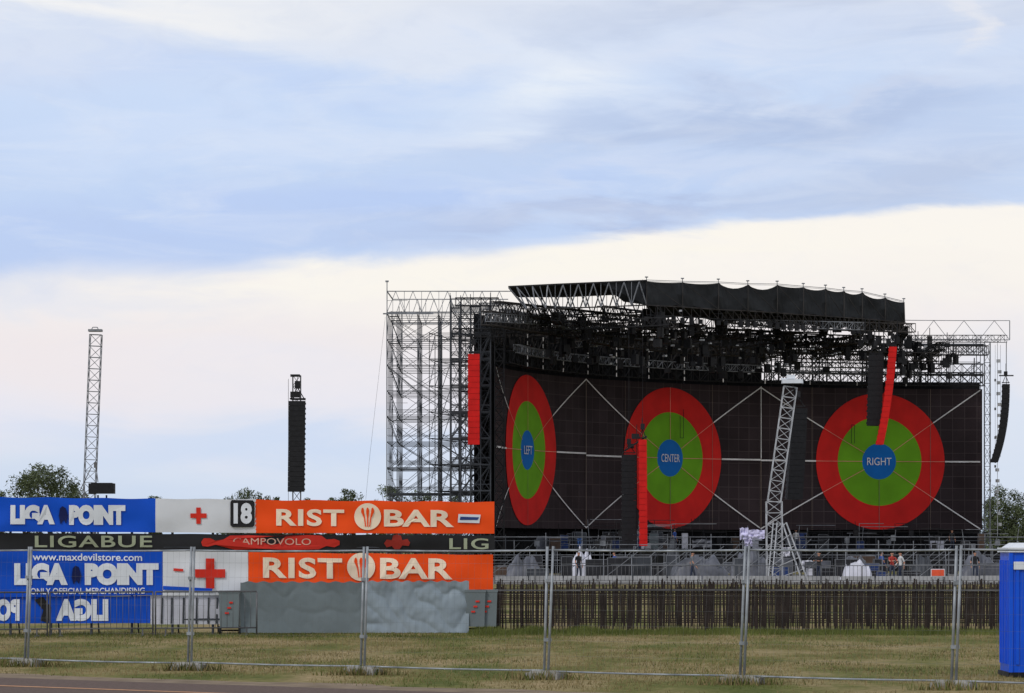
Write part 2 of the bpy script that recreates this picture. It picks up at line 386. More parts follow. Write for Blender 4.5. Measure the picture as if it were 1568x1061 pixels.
btext('LIG',-100,-40,820,838,M_lgreen,b,0.012,0.0)
gu=[(308,830),(312,824),(322,824),(330,828),(342,826),(352,820),(380,819.5),(420,821),(470,819),(492,820),(500,826),(512,825),(520,828),(520,834),(512,838),(500,836),(488,841),(440,842),(400,840),(360,842),(345,838),(330,834),(318,837),(310,836)]
bquad('guitar_emblem',gu,M_dred,b,0.0)
btext('CAMPOVOLO',357,476,823.5,833.5,mat('print_tan',rgb(215,170,150)),b,0.0,0.03,slope=1)
bquad('motorbike_emblem',[(588,832),(592,826),(600,827),(602,820),(608,818),(614,820),(616,827),(624,825),(628,831),(626,836),(616,835),(612,841),(604,841),(600,836),(592,838)],mat('print_dark_red',rgb(150,44,34)),b,0.0)
b=banner('merchandise_banner',-170,249,841,843,917,911,M_blue,0.03,1.0)
btext('www.maxdevilstore.com',50,218,847,858,M_txtw,b,0.015,0.055,slope=1)
btext('LIGA',22,104,862,896,M_txtw,b,0.08,0.055); btext('POINT',130,243,862,896,M_txtw,b,0.08,0.055)
btext('ONLY OFFICIAL MERCHANDISING',47,222,900.5,910,M_txtw,b,0.015,0.055,slope=-1)
bquad('figure',[(112,870),(116,866),(121,868),(125,882),(121,894),(117,888),(113,895),(110,884)],M_dbl,b,0.055)
b=banner('first_aid_banner',249.5,380,843,845,912,911,M_white,0.03,0.6)
cross(322,878,23,6.5,b,0.065)
bquad('small_cross',[(266,870),(281,871),(281,875),(266,874)],M_red,b,0.06)
bquad('blue_edge',[(250,897),(325,901),(325,905),(250,903)],M_blue,b,0.07)
b=banner('restaurant_banner',380.5,755,845,849,905,905,M_orange,0.03,1.0)
btext('RIST',403,524,853,885,M_cream,b,0.03,0.055,slope=1.5,space=1.1); btext('BAR',582,693,854,886,M_cream,b,0.03,0.055,slope=1)
fork_logo(553,868,21.5,b,0.06)
b=banner('folded_merchandise_banner',-170,230,914,912,955,954,M_blue,-0.02,1.0)
btext('LIGA',85,166,917,951,M_txtw,b,0.07,0.0,mirx=True); btext('POINT',-52,30,917,951,M_txtw,b,0.07,0.0,mirx=True)
bquad('dark_tear',[(52,918),(66,914),(78,930),(74,954),(62,950),(66,934)],M_black,b,0.0)
b=banner('folded_white_banner',230.5,342,912,911,956,956,M_whitep,-0.03,0.5)
for uu in (247,262,280,300,318,331): bquad('crease_shade',[(uu,915),(uu+3,915),(uu+2,955),(uu-1,955)],M_scaf,b,-0.01)  # flat dark strips that paint the shade of folds onto the white sheet
banner('folded_orange_banner',343,366,912,912,952,951,M_orange,-0.03,0.3)
fr=B()
for u in range(-170,760,62):
    a=P(u,830,bd(u)+0.12); fr.bar((a.x,a.y,0),(a.x,a.y,3.12 - 0.0002*u),0.03,6); fr.bar((a.x,a.y,2.4),(a.x,a.y+1.5,0),0.02,6)
for z in (0.35,1.0,1.9,2.0,2.9):
    a=P(-170,830,bd(-170)+0.12); c=P(757,830,bd(757)+0.12); fr.bar((a.x,a.y,z),(c.x,c.y,z),0.022,6)
fr.make('banner_support_frame',M_scaf)
def tarp(name,u0,u1,v0,v1,m,amp,off,seed):
    vs=[];fs=[]; nx,ny=110,40
    for j in range(ny+1):
        for i in range(nx+1):
            u=u0+(u1-u0)*i/nx; v=v0+(v1-v0)*j/ny
            if j==0: v+=1.2*math.sin(i*0.5+seed)
            if j==ny: v-=abs(1.5*noise.noise(Vector((i*0.15,seed,0))))
            p=P(u,v,bd(u)-off); n1=noise.noise(Vector((p.x*1.1,p.z*0.8,seed))); n2=1-abs(noise.noise(Vector((p.x*2.4+p.z*1.1,p.z*2.0,seed+3))))*2
            n3=noise.noise(Vector((p.x*9,p.z*6,seed)))
            vs.append((p.x,p.y+amp*(n1+0.55*n2*abs(n2)+0.16*n3)-0.12*(j/ny)**2,max(0.01,p.z)))
            if i and j: k=j*(nx+1)+i; fs.append((k-1,k,k-nx-1,k-nx-2))
    return mesh(name,vs,fs,m,None,True)
tarp('grey_tarpaulin',368,562,891,969,M_screenmesh,0.03,0.35,1.0)
tarp('crumpled_grey_tarpaulin',560,718,890,969,M_tarp2,0.10,0.45,7.7)
def bin_(u):
    e=empty('wheeled_waste_bin'); p=P(u,965,bd(u)-0.3); k=B(); x,y=p.x,p.y
    k.box((x,y,0.55),0.42,0.45,0.8,0,0,1.12); k.box((x,y,0.98),0.5,0.52,0.06); k.make('body',M_screenmesh,e)
    h=B(); h.bar((x-0.18,y+0.28,0.95),(x+0.18,y+0.28,0.95),0.02,6); h.make('handle',M_dark,e)
    wv=B(); wv.bar((x-0.25,y,0.1),(x-0.2,y,0.1),0.1,12); wv.bar((x+0.2,y,0.1),(x+0.25,y,0.1),0.1,12); wv.bar((x-.22,y,.1),(x+.22,y,.1),.02,6); wv.make('wheels',M_dark,e)
    st=B()
    for q in range(3): st.box((x-0.05+q*0.05,y-0.262,0.5+q*0.12),0.09,0.01,0.04,0,0)
    st.make('reflective_stripes',M_red,e)
bin_(728); bin_(746); bin_(352)
def barrier(x0,x1,y,name='crowd_control_barrier',m=M_galv,h=1.0,sp=0.13,yy=None,rb=0.007):
    yy=y if yy is None else yy
    e=empty(name); k=B(); A=lambda t,z: Vector((x0+(x1-x0)*t,y+(yy-y)*t,z))
    k.bar(A(0,0.02),A(0,h),0.019,6); k.bar(A(1,0.02),A(1,h),0.019,6); k.bar(A(0,h),A(1,h),0.019,6); k.bar(A(0,0.18),A(1,0.18),0.016,6)
    n=int((x1-x0)/sp)
    for i in range(1,n): k.bar(A(i/n,0.18),A(i/n,h),rb,4)
    k.make('frame',m,e,True)
    f=B()
    for t in (0.1,0.9):
        c=A(t,0.02); f.bar(c-Vector((0,0.3,0)),c+Vector((0,0.3,0)),0.018,6); f.bar(c,A(t,0.2),0.018,6)
    f.make('feet',m,e)
def barrier_row(u0,u1,d0,d1,w,**kw):
    a=(u0-784)*d0/F; b_=(u1-784)*d1/F; n=max(1,round((b_-a)/w))
    for i in range(n):
        barrier(a+(b_-a)*i/n+0.03,a+(b_-a)*(i+1)/n-0.03,d0+(d1-d0)*i/n,yy=d0+(d1-d0)*(i+1)/n,**kw)
barrier_row(-90,395,78.6,80.6,2.2,m=M_mid)
# dark steel bar fence (several rows of rusty bars)
kf=B(); kr=B()
for row,(yy,zt,off) in enumerate(((83.8,0.98,0),(85.4,0.98,0.04),(87.2,1.0,0.1),(90,1.02,0.05),(94,1.05,0.02),(99,1.08,0.07))):
    x=-0.42+off; i=0
    while x<17:
        j=random.uniform(-0.012,0.012)
        if random.random()<0.92: kf.bar((x+j,yy,0),(x-j,yy,zt*random.uniform(0.93,1.03)),random.uniform(0.009,0.016)*(1 if row<3 else 1.5),4)
        if i%7==0: kf.bar((x+0.03,yy,0),(x+0.03,yy,zt+0.05),0.028,4)
        x+=random.uniform(0.065,0.115); i+=1
    for z in ((0.93,) if row==0 else (0.2,0.62,0.78,0.95)): kf.bar((-0.42,yy+0.015,z),(17,yy+0.015,z),0.014,4)
    if row==0:
        for q in range(8): kr.box((0.6+q*2.1,yy-0.03,0.99+random.uniform(-.008,.008)),2.06,0.05,0.035,0,0)
e=empty('steel_bar_fence'); kf.make('bars',M_bar,e); kr.make('top_rail',M_mid,e)
# ---------------------------------------------------------------- stage curve
step=0.25
x,y=-1.34,270.0; th0=lambda s: math.radians(82.2-1.163*s if s<32 else 45-1.395*(s-32))
N_=int(72/step)
cur=[(x,y,th0(0))]
for i in range(N_):
    t=th0((i+0.5)*step); x+=math.cos(t)*step; y+=math.sin(t)*step; cur.append((x,y,th0((i+1)*step)))
def C(s,z,off=0.0):
    f=s/step; i=max(0,min(N_-1,int(math.floor(f)))); fr_=f-i
    a,b=cur[i],cur[i+1]; x=a[0]+(b[0]-a[0])*fr_; y=a[1]+(b[1]-a[1])*fr_; t=a[2]+(b[2]-a[2])*fr_
    return Vector((x+off*math.sin(t),y-off*math.cos(t),z))
ZB,ZT=3.50,15.80; SEND=63.6
stage=empty('concert_stage')
def curve_sheet(name,s0,s1,z0,z1,off,m,parent,nz_=1,ds=0.8,uv=False):
    n=int((s1-s0)/ds); vs=[];fs=[]
    for j in range(nz_+1):
        for i in range(n+1): vs.append(C(s0+(s1-s0)*i/n,z0+(z1-z0)*j/nz_,off))
    for j in range(nz_):
        for i in range(n): k=j*(n+1)+i; fs.append((k,k+1,k+n+2,k+n+1))
    o=mesh(name,vs,fs,m,parent)
    if uv:
        l=o.data.uv_layers.new(name='UVMap')
        for p in o.data.polygons:
            for li in p.loop_indices:
                vi=o.data.loops[li].vertex_index; j,i=divmod(vi,n+1)
                l.data[li].uv=(s0+(s1-s0)*i/n,z0+(z1-z0)*j/nz_)
    return o
ms=bpy.data.materials.new('led_screen'); ms.use_nodes=True; t=ms.node_tree; bb=t.nodes['Principled BSDF']; bb.inputs['Roughness'].default_value=0.75; bb.inputs['Specular IOR Level'].default_value=0.2
uvn=t.nodes.new('ShaderNodeUVMap'); uvn.uv_map='UVMap'
br=t.nodes.new('ShaderNodeTexBrick'); br.offset=0; br.inputs['Scale'].default_value=1; br.inputs['Brick Width'].default_value=1.07; br.inputs['Row Height'].default_value=1.02
br.inputs['Mortar Size'].default_value=0.024; br.inputs['Color1'].default_value=(0.036,0.024,0.027,1); br.inputs['Color2'].default_value=(0.054,0.038,0.042,1); br.inputs['Mortar'].default_value=(0.11,0.085,0.085,1)
t.links.new(uvn.outputs[0],br.inputs['Vector'])
nn=t.nodes.new('ShaderNodeTexNoise'); nn.inputs['Scale'].default_value=0.25; t.links.new(uvn.outputs[0],nn.inputs['Vector'])
mm=t.nodes.new('ShaderNodeMix'); mm.data_type='RGBA'; mm.blend_type='MULTIPLY'; mm.inputs[0].default_value=0.8
t.links.new(br.outputs[0],mm.inputs[6]); t.links.new(nn.outputs['Fac'],mm.inputs[7])
ad=t.nodes.new('ShaderNodeMix'); ad.data_type='RGBA'; ad.blend_type='ADD'; ad.inputs[0].default_value=1; ad.inputs[7].default_value=(0.006,0.003,0.004,1)
t.links.new(mm.outputs[2],ad.inputs[6]); t.links.new(ad.outputs[2],bb.inputs['Base Color'])
curve_sheet('led_screen',0,SEND,ZB,ZT,0,ms,stage,8,0.4,True)
def ring(name,sc,zc,r0,r1,m,off=0.06):
    n=96;k=5;vs=[];fs=[]
    for j in range(k+1):
        r=r0+(r1-r0)*j/k
        for i in range(n):
            a=2*math.pi*i/n; vs.append(C(sc+r*math.cos(a),zc+r*math.sin(a),off))
    for j in range(k):
        for i in range(n): q=(i+1)%n; fs.append((j*n+i,(j+1)*n+i,(j+1)*n+q,j*n+q))
    return mesh(name,vs,fs,m,stage)
def sline(s0,z0,s1,z1,wd,m,off=0.12,n=24,name='test_pattern_line'):
    d=Vector((s1-s0,z1-z0)).normalized(); nx,ny=-d.y*wd/2,d.x*wd/2; vs=[];fs=[]
    for i in range(n+1):
        s=s0+(s1-s0)*i/n; z=z0+(z1-z0)*i/n
        vs+= [C(s+nx,z+ny,off),C(s-nx,z-ny,off)]
        if i: fs.append((2*i-2,2*i-1,2*i+1,2*i))
    return mesh(name,vs,fs,m,stage)
M_thin=mat('screen_line_faint',rgb(120,105,95),0.7,0,0.2,0.6)
M_pink=mat('screen_line_pink',rgb(235,150,130),0.7,0,0.2,0.6)
M_dk=mat('screen_seam',rgb(150,50,40),0.7,0,0.2,0.6)
bnd=[0.2,21.3,42.9,63.4]
for i,(sc,txt) in enumerate(((10.4,'LEFT'),(32.8,'CENTER'),(54.35,'RIGHT'))):
    zc=(9.66,9.50,9.46)[i]
    ring('circle_red',sc,zc,3.85,5.92,M_sR); ring('circle_green',sc,zc,1.55,3.85,M_sG); ring('circle_blue',sc,zc,0.0,1.55,M_sB)
    a,b_=bnd[i],bnd[i+1]
    for (p,q) in (((a,ZT-0.1),(sc,zc)),((b_,ZT-0.1),(sc,zc)),((a,ZB+0.1),(sc,zc)),((b_,ZB+0.1),(sc,zc))):
        v=Vector((q[0]-p[0],q[1]-p[1])); Lh=v.length; f1=1-5.95/Lh; f2=1-1.55/Lh
        sline(p[0],p[1],p[0]+v.x*f1,p[1]+v.y*f1,0.10,M_sW)
        sline(p[0]+v.x*f1,p[1]+v.y*f1,p[0]+v.x*f2,p[1]+v.y*f2,0.045,M_pink)
    sline(a,zc,sc-5.95,zc,0.13,M_sW); sline(sc+5.95,zc,b_,zc,0.13,M_sW)
    sline(sc-5.95,zc,sc-1.55,zc,0.045,M_pink); sline(sc+1.55,zc,sc+5.95,zc,0.045,M_pink)
    sline(sc,zc+1.55,sc,zc+5.95,0.045,M_pink); sline(sc,zc-5.95,sc,zc-1.55,0.045,M_thin)
    q,fs=text_verts(txt,0.0,1.0); hw=1.12 if txt!='LEFT' else 0.95
    mesh('lettering',[C(sc-hw+2*hw*x_,zc-0.33+0.66*y_,0.14) for x_,y_ in q],fs,M_sW,stage)
for s in (21.3,42.9): sline(s,ZB,s,ZT,0.07,M_thin)
sline(42.9,9.6,42.9,ZT,0.08,M_sW,0.14)
for s in (37.7,27,59,48): sline(s,ZB,s,ZT,0.035,M_thin)
# inspection hoist chain loop hanging before the centre screen
k=B(); k.bar(C(33.6,11.2,.5),C(33.6,13.0,.5),0.03); k.bar(C(34.0,11.2,.5),C(34.0,13.6,.5),0.03); k.bar(C(33.6,11.2,.5),C(34.0,11.2,.5),0.03)
k.bar(C(51.6,11.0,.5),C(51.6,12.6,.5),0.03); k.bar(C(51.9,11.0,.5),C(51.9,12.6,.5),0.03); k.bar(C(51.6,12.6,.5),C(51.9,12.6,.5),0.03)
for s in (5.2,14.6,24,28.8,38,46.5,57.6): k.bar(C(s,15.9,1.2),C(s,18.5,1.2),0.03)
k.make('hoist_chains',M_dark,stage)
curve_sheet('back_cloth',-0.5,44,0,19.8,-1.5,M_cloth,stage,2)
curve_sheet('back_cloth_side',44,SEND,0,16.4,-1.5,M_cloth,stage,2)
curve_sheet('stage_skirt',0,66,0.0,1.7,11,M_cloth,stage,1)
vs=[];fs=[]; n=60
for i in range(n+1):
    s=0+66*i/n; vs+=[C(s,1.72,-1.4),C(s,1.72,11.2)]
    if i: fs.append((2*i-2,2*i-1,2*i+1,2*i))
mesh('stage_deck',vs,fs,M_case,stage)
tr=B(); trl=B(); trb=B()
def ctruss(k,s0,s1,z,off,w_,h_,r,bay=None,seg=5.0):
    n=max(1,round((s1-s0)/seg))
    for i in range(n): k.truss(C(s0+(s1-s0)*i/n,z,off),C(s0+(s1-s0)*(i+1)/n,z,off),w_,h_,r,bay)
ctruss(tr,0,SEND,16.05,0.8,0.8,0.9,0.05)
ctruss(trl,2,58,16.9,1.4,0.5,0.6,0.022)
ctruss(trb,0,60,17.6,-0.5,0.9,1.1,0.055)
ctruss(tr,2,48,19.2,0.5,0.9,1.0,0.055)
ctruss(trb,8,58,17.9,6,0.7,0.7,0.05)
ctruss(tr,8,50,19.0,10,0.7,0.7,0.05)
ctruss(trb,20,52,19.9,13,0.7,0.7,0.05)
ctruss(tr,14,46,20.2,5,0.7,0.9,0.05)
ctruss(tr,40,SEND,18.6,3,0.8,0.8,0.05)
ctruss(trl,2,20,18.9,4.5,0.6,0.6,0.03)
for i in range(13):
    s=3+i*4.6; (trb if i%2 else tr).truss(C(s,18.4,-1),C(s,18.9,13 if s<46 else 7),0.6,0.6,0.045)
    tr.truss(C(s,0,-1.1),C(s,20.3 if s<50 else 19,-1.1),0.6,0.6,0.05,1.0)
for i in range(26):
    s=1.5+i*2.45
    tr.bar(C(s,16,0.6),C(s+0.05,20.2 if s<52 else 18.5,0.6),0.06)
tr.make('overhead_trusses',M_dark,stage); trl.make('light_truss',M_alu,stage); trb.make('dusty_trusses',M_brn,stage)
fx=B(); fl=B()
for i in range(240):
    s=random.uniform(3,60); off=random.choice((0.8,3,4.5,6,8,10,12)); z=random.choice((16.9,17.6,18.2,18.8,19.4,19.8))-random.uniform(0,0.6)
    if s>52: off=min(off,6)
    p=C(s,z,off); fx.box(p,random.uniform(0.3,0.6),0.4,random.uniform(0.35,0.8),random.random()*3)
    fx.bar(p,p+Vector((0,0,1.1)),0.04)
for i in range(13):
    s=4.6+i*4.7
    if s>61: break
    for q in range(5): fl.box(C(s+random.uniform(-.02,.02),16.1+q*0.55,1.75),0.07,0.05,0.30)
fx.make('moving_lights',M_spk,stage); fl.make('marker_strips',M_sW,stage)
lt=B()
for i in range(110):
    s=random.uniform(6,58); off=random.choice((1.9,3,5,8,11,13)); p=C(s,random.uniform(16.6,20.4),off if s<50 else 4); lt.box(p,random.uniform(.08,.35),0.2,random.uniform(0.05,0.16),random.random()*3)
lt.make('lamp_fittings',M_alu_l,stage)
tb=B()
tb.truss(P(745,497,262),P(905,522,285),0.8,1.0,0.06)
tb.truss(P(757,480,266),P(990,503,286),0.8,0.9,0.06)
tb.make('side_beams',M_brn,stage)
tb=B(); tb.truss(P(748,492,261),P(870,500,280),0.5,0.6,0.03); tb.truss(P(875,532,283),P(955,527,288),0.5,0.6,0.03); tb.truss(P(1120,500,285),P(1320,505,292),0.5,0.6,0.03)
tb.truss(P(735,478,264),P(880,484,284),0.6,0.7,0.03); tb.make('pale_side_beams',M_alu,stage)
# ---------------------------------------------------------------- roof canopy
top=[(779,440,262),(850,436.5,266),(920,433.5,269),(990,430.5,272),(1045,432.5,276),(1100,433.5,280),(1145,436,283),(1190,436.5,286),(1230,440,288),(1264,442.5,290),(1292,446,292),(1320,448,294),(1355,456,296),(1384,463,298)]
bot=[(806,473,262),(850,472,266),(920,470,269),(990,467,272),(1045,470,276),(1100,474,280),(1145,476,283),(1190,479,286),(1230,482,288),(1264,484,290),(1292,486,292),(1320,488,294),(1355,491,296),(1385,494,298)]
T=[P(*p) for p in top]; Bo=[P(*p) for p in bot]; back=Vector((0.9,13,0))
n=len(T); st=3
vs=[];fs=[]; SUB=6; cols=[]
sagk=[0,0,0,.06,.10,.36,.38,.10,.16,.12,.2,.26,.1,0]
for i in range(st,n-1):
    for q in range(SUB+(1 if i==n-2 else 0)):
        f=q/SUB; sag=sagk[i]*4*f*(1-f)
        tt=T[i].lerp(T[i+1],f)-Vector((0,0,sag)); bb_=Bo[i].lerp(Bo[i+1],f)+Vector((0,0,0.12*math.sin(i*3+q)))
        md=tt.lerp(bb_,0.5)+Vector((0,-0.3+0.45*math.sin(f*math.pi),0))
        cols.append((tt,md,bb_,tt+back*0.5+Vector((0,0,0.1-sag*0.6)),tt+back*0.75+Vector((0,0,-.25)),bb_+back))
nr=6
for c in cols: vs+=list(c)
for i in range(1,len(cols)):
    o=(i-1)*nr; p_=i*nr
    for a_,b_ in ((0,1),(1,2),(2,5),(5,4),(4,3),(3,0)): fs.append((o+a_,o+b_,p_+b_,p_+a_))
o=(len(cols)-1)*nr; fs.append(tuple(o+q for q in (0,3,4,5,2,1)))
mesh('roof_membrane',vs,fs,M_roof,stage)
mesh('roof_sheet',[T[0],T[1],T[2],T[3],T[3]+back,T[2]+back,T[1]+back,T[0]+back*0.8],[(0,1,6,7),(1,2,5,6),(2,3,4,5)],M_roof,stage)
mesh('roof_valance',[T[2],T[3]+Vector((0,-0.02,0)),Bo[3]+Vector((0,-0.02,0)),P(955,462,271)],[(0,3,2,1)],M_roof,stage)
rt=B(); rd=B(); rb_=B()
for i in range(0,n-1):
    if i<st: rd.bar(T[i]+Vector((0,-.1,.05)),T[i+1]+Vector((0,-.1,.05)),0.08)
    rb_.bar(Bo[i]+Vector((0,-.1,0)),Bo[i+1]+Vector((0,-.1,0)),0.06)
rd.bar(T[0],Bo[0],0.09); rd.bar(T[-1],Bo[-1],0.07)
def lerp(pl,t):
    f=t*(len(pl)-1); i=min(len(pl)-2,int(f)); return pl[i].lerp(pl[i+1],f-i)
m_=9
for off in (Vector((0,0,0)),back*0.8):
    for i in range(m_):
        ta=i/m_*(3/(n-1)); tb_=(i+1)/m_*(3/(n-1)); tm=(ta+tb_)/2
        o_=off+Vector((0,-0.15,0))
        rt.bar(lerp(Bo,ta)+o_,lerp(T,tm)+o_,0.05); rt.bar(lerp(T,tm)+o_,lerp(Bo,tb_)+o_,0.05)
        rt.bar(lerp(Bo,ta)+o_,lerp(T,ta)+o_,0.03)
    for i in range(3): rt.bar(Bo[i]+off,Bo[i+1]+off,0.07)
for i in range(7):
    t_=i/6*(3/(n-1)); rd.bar(lerp(Bo,t_),lerp(Bo,t_)+back*0.9,0.06)
# arch tubes and braces pressing on the membrane
for i in range(st,n):
    rb_.bar(T[i]+Vector((0,-.36,0)),Bo[i]+Vector((0,-.36,0)),0.04)
    if i<n-1: rb_.bar(T[i]+Vector((0,-.38,0)),Bo[i+1]+Vector((0,-.38,0)),0.028)
    rt.bar(T[i],T[i]+Vector((0,0,0.30)),0.04); rt.box(T[i]+Vector((0,0,0.32)),0.24,0.2,0.08)
for i in range(3,n-1):
    rt.bar(T[i]+Vector((0,0,0.10)),T[i+1]+Vector((0,0,0.10)),0.028)
    rt.bar(T[i]+Vector((0,-.3,-0.02)),T[i+1]+Vector((0,-.3,-0.02)),0.02)
for i in range(st,n-1):
    for q in range(4):
        a_=Bo[i].lerp(Bo[i+1],q/4)+Vector((0,-.1,0)); c_=Bo[i].lerp(Bo[i+1],(q+1)/4)+Vector((0,-.1,0)); dz=Vector((0,0,-0.75))
        rb_.bar(a_,c_+dz,0.032); rd.bar(a_+dz,c_+dz,0.05); rb_.bar(a_,a_+dz,0.032)
        if random.random()<0.6: rd.box(a_+Vector((0,0,-1.05)),0.35,0.35,random.uniform(.3,.6))
for i in range(n-1):
    rd.bar(Bo[i]+back*0.5+Vector((0,0,-.1)),Bo[i+1]+back*0.5+Vector((0,0,-.1)),0.07)
for i in range(1,n,2):
    rd.truss(Bo[i]+Vector((0,0,-0.9)),Bo[i]+back+Vector((0,0,-0.9)),0.6,0.6,0.05)
    rd.bar(Bo[i]+back*0.6,Bo[i]+back*0.6+Vector((0,0,-3.0)),0.06)
rt.make('roof_bracing',M_alu,stage); rd.make('roof_frame',M_dark,stage); rb_.make('roof_arches',M_brn,stage)
# ---------------------------------------------------------------- scaffolding
def scaffold(name,xs,ys,zs,m,r=0.035,dprob=0.5,plank=0.25,vr=1.1):
    k=B(); pl=B()
    for xi in xs:
        for yi in ys: k.bar((xi,yi,0),(xi,yi,zs[-1]+(0.9 if random.random()<0.4 else 0.1)),r*vr)
    for z in zs:
        for yi in ys:
            k.bar((xs[0],yi,z),(xs[-1],yi,z),r)
            if random.random()<0.6: k.bar((xs[0],yi,z+0.5),(xs[-1],yi,z+0.5),r*0.7)
        for xi in xs: k.bar((xi,ys[0],z),(xi,ys[-1],z),r)
    for a in range(len(xs)-1):
        for yi in ys:
            for c in range(len(zs)-1):
                if random.random()<dprob:
                    p,q=(xs[a],xs[min(len(xs)-1,a+2)]) if random.random()<.5 else (xs[a+1],xs[max(0,a-1)])
                    k.bar((p,yi,zs[c]),(q,yi,zs[c+1]),r*0.8)
        for z in zs[1:]:
            for b_ in range(len(ys)-1):
                if random.random()<plank: pl.box(((xs[a]+xs[a+1])/2,(ys[b_]+ys[b_+1])/2,z+0.06),xs[a+1]-xs[a]-0.1,0.7,0.05)
    for b_ in range(len(ys)-1):
        for xi in xs:
            for c in range(len(zs)-1):
                if random.random()<dprob*0.7: k.bar((xi,ys[b_],zs[c]),(xi,ys[b_+1],zs[c+1]),r*0.8)
    e=empty(name); k.make('tubes',m,e)
    if pl.v: pl.make('planks',M_scaf,e)
    return e
zs=[0.3+1.93*i for i in range(11)]
xa=-9.42
e=scaffold('scaffold_tower',[xa+q for q in (0,0.75,2.3,3.85,5.4,6.9,7.7)],[268+i*2.6 for i in range(6)],zs,M_scaf,0.030,0.6,0.12,1.15)
k=B()
xx0,xx1=xa,-0.3
for yy,zt in ((268,21.3),(281,21.6)):
    m_=7
    for i in range(m_):
        a_=xx0+(xx1-xx0)*i/m_; c_=xx0+(xx1-xx0)*(i+1)/m_
        k.bar((a_,yy,19.7),((a_+c_)/2,yy,zt),0.03); k.bar(((a_+c_)/2,yy,zt),(c_,yy,19.7),0.03); k.bar((a_,yy,19.7),(a_,yy,zt),0.025)
    k.bar((xx0,yy,zt),(xx1+ (1.2 if yy<270 else 0),yy,zt),0.05); k.bar((xx0,yy,19.7),(xx1,yy,19.7),0.05)
k.bar((xx0,268,19.7),(xx0,268,22.0),0.05); k.box((xx0,268,22.05),0.25,0.15,0.12)
k.bar((xx0,268,21.3),(xx0,281,21.6),0.05)
k.bar((xx0-0.3,267.9,19.6),(xx0+3.5,267.9,19.6),0.07)
k.make('top_rail_truss',M_alu,e)
k=B()
k.bar((xa-0.02,267.95,zs[0]),(xa-0.02,267.95,19.7),0.045)
for z in zs[1:]: k.bar((xa-.02,267.93,z+1.0),(xa+1.55,267.93,z+1.0),0.022)
k.make('front_standard',M_alu,e)
e=scaffold('scaffold_tower',[-4.6+i*0.75 for i in range(5)],[264+i*1.3 for i in range(6)],[z*1.02 for z in zs],M_scaf,0.034,0.7,0.3)
k=B(); k.truss((-0.95,266,0),(-0.95,266,19.5),0.7,0.7,0.06,0.9); k.truss((-1.9,268.4,0),(-1.9,268.4,19.5),0.7,0.7,0.06,0.9)
k.truss((-4.4,263.6,17.6),(-0.6,263.6,17.6),0.5,0.6,0.04); k.truss((-4.2,263.8,19.9),(-1.0,263.8,19.9),0.6,0.6,0.04)
k.make('black_mast',M_dark,e)
k=B()
ss=[0+2.2*i for i in range(30)]
zz=[0.3+2.0*i for i in range(11)]
for off in (-2.6,-5.0):
    for i,s in enumerate(ss):
        zt=20.6 if s>42 else 18.4
        k.bar(C(s,0,off),C(s,zt,off),0.04)
        if i:
            for j,z in enumerate(zz):
                if z>zt: continue
                k.bar(C(ss[i-1],z,off),C(s,z,off),0.032)
                if random.random()<0.6 and z+2<=zt: k.bar(C(ss[i-1],z,off),C(s,z+2,off),0.028)
        for z in zz:
            if z<=zt: k.bar(C(s,z,-2.6),C(s,z,-5.0),0.032)
k.make('rear_scaffold',M_scaf,stage)
k=B(); m_=9
def RT(s,z): return C(s,z,-3.5)
SR1=66.3
for i in range(m_):
    s0=44+ (SR1-44)*i/m_; s1=44+(SR1-44)*(i+1)/m_; sm=(s0+s1)/2
    k.bar(RT(s0,20.3),RT(sm,22.0),0.03); k.bar(RT(sm,22.0),RT(s1,20.3),0.03); k.bar(RT(s0,22.0),RT(s1,22.0),0.04); k.bar(RT(s0,20.3),RT(s1,20.3),0.045)
k.bar(RT(SR1,22),RT(SR1,20.3),0.05)
k.make('rear_rail_truss',M_alu,stage)
k=B(); ctruss(k,46,64,18.9,-2.2,0.8,0.9,0.05); ctruss(k,46,64,17.2,-2.2,0.8,0.9,0.05)
ctruss(k,46,64,16.5,-3.4,0.8,0.9,0.05); k.make('rear_dark_truss',M_scaf,stage)
k=B(); ctruss(k,46,64,19.2,-2.9,0.6,0.7,0.03)
k.truss(C(64.2,0,-1),C(64.2,20,-1),0.5,0.5,0.035,0.9)
k.make('edge_mast',M_alu,stage)
k=B()
for i in range(16):
    p=C(64.9+random.uniform(-.1,.2),4+i*0.95,0.2); k.box(p,0.25,0.25,0.28,random.random())
k.bar(C(64.9,3,0.2),C(64.9,20,0.2),0.03)
k.make('edge_floodlights',M_alu_l,stage)
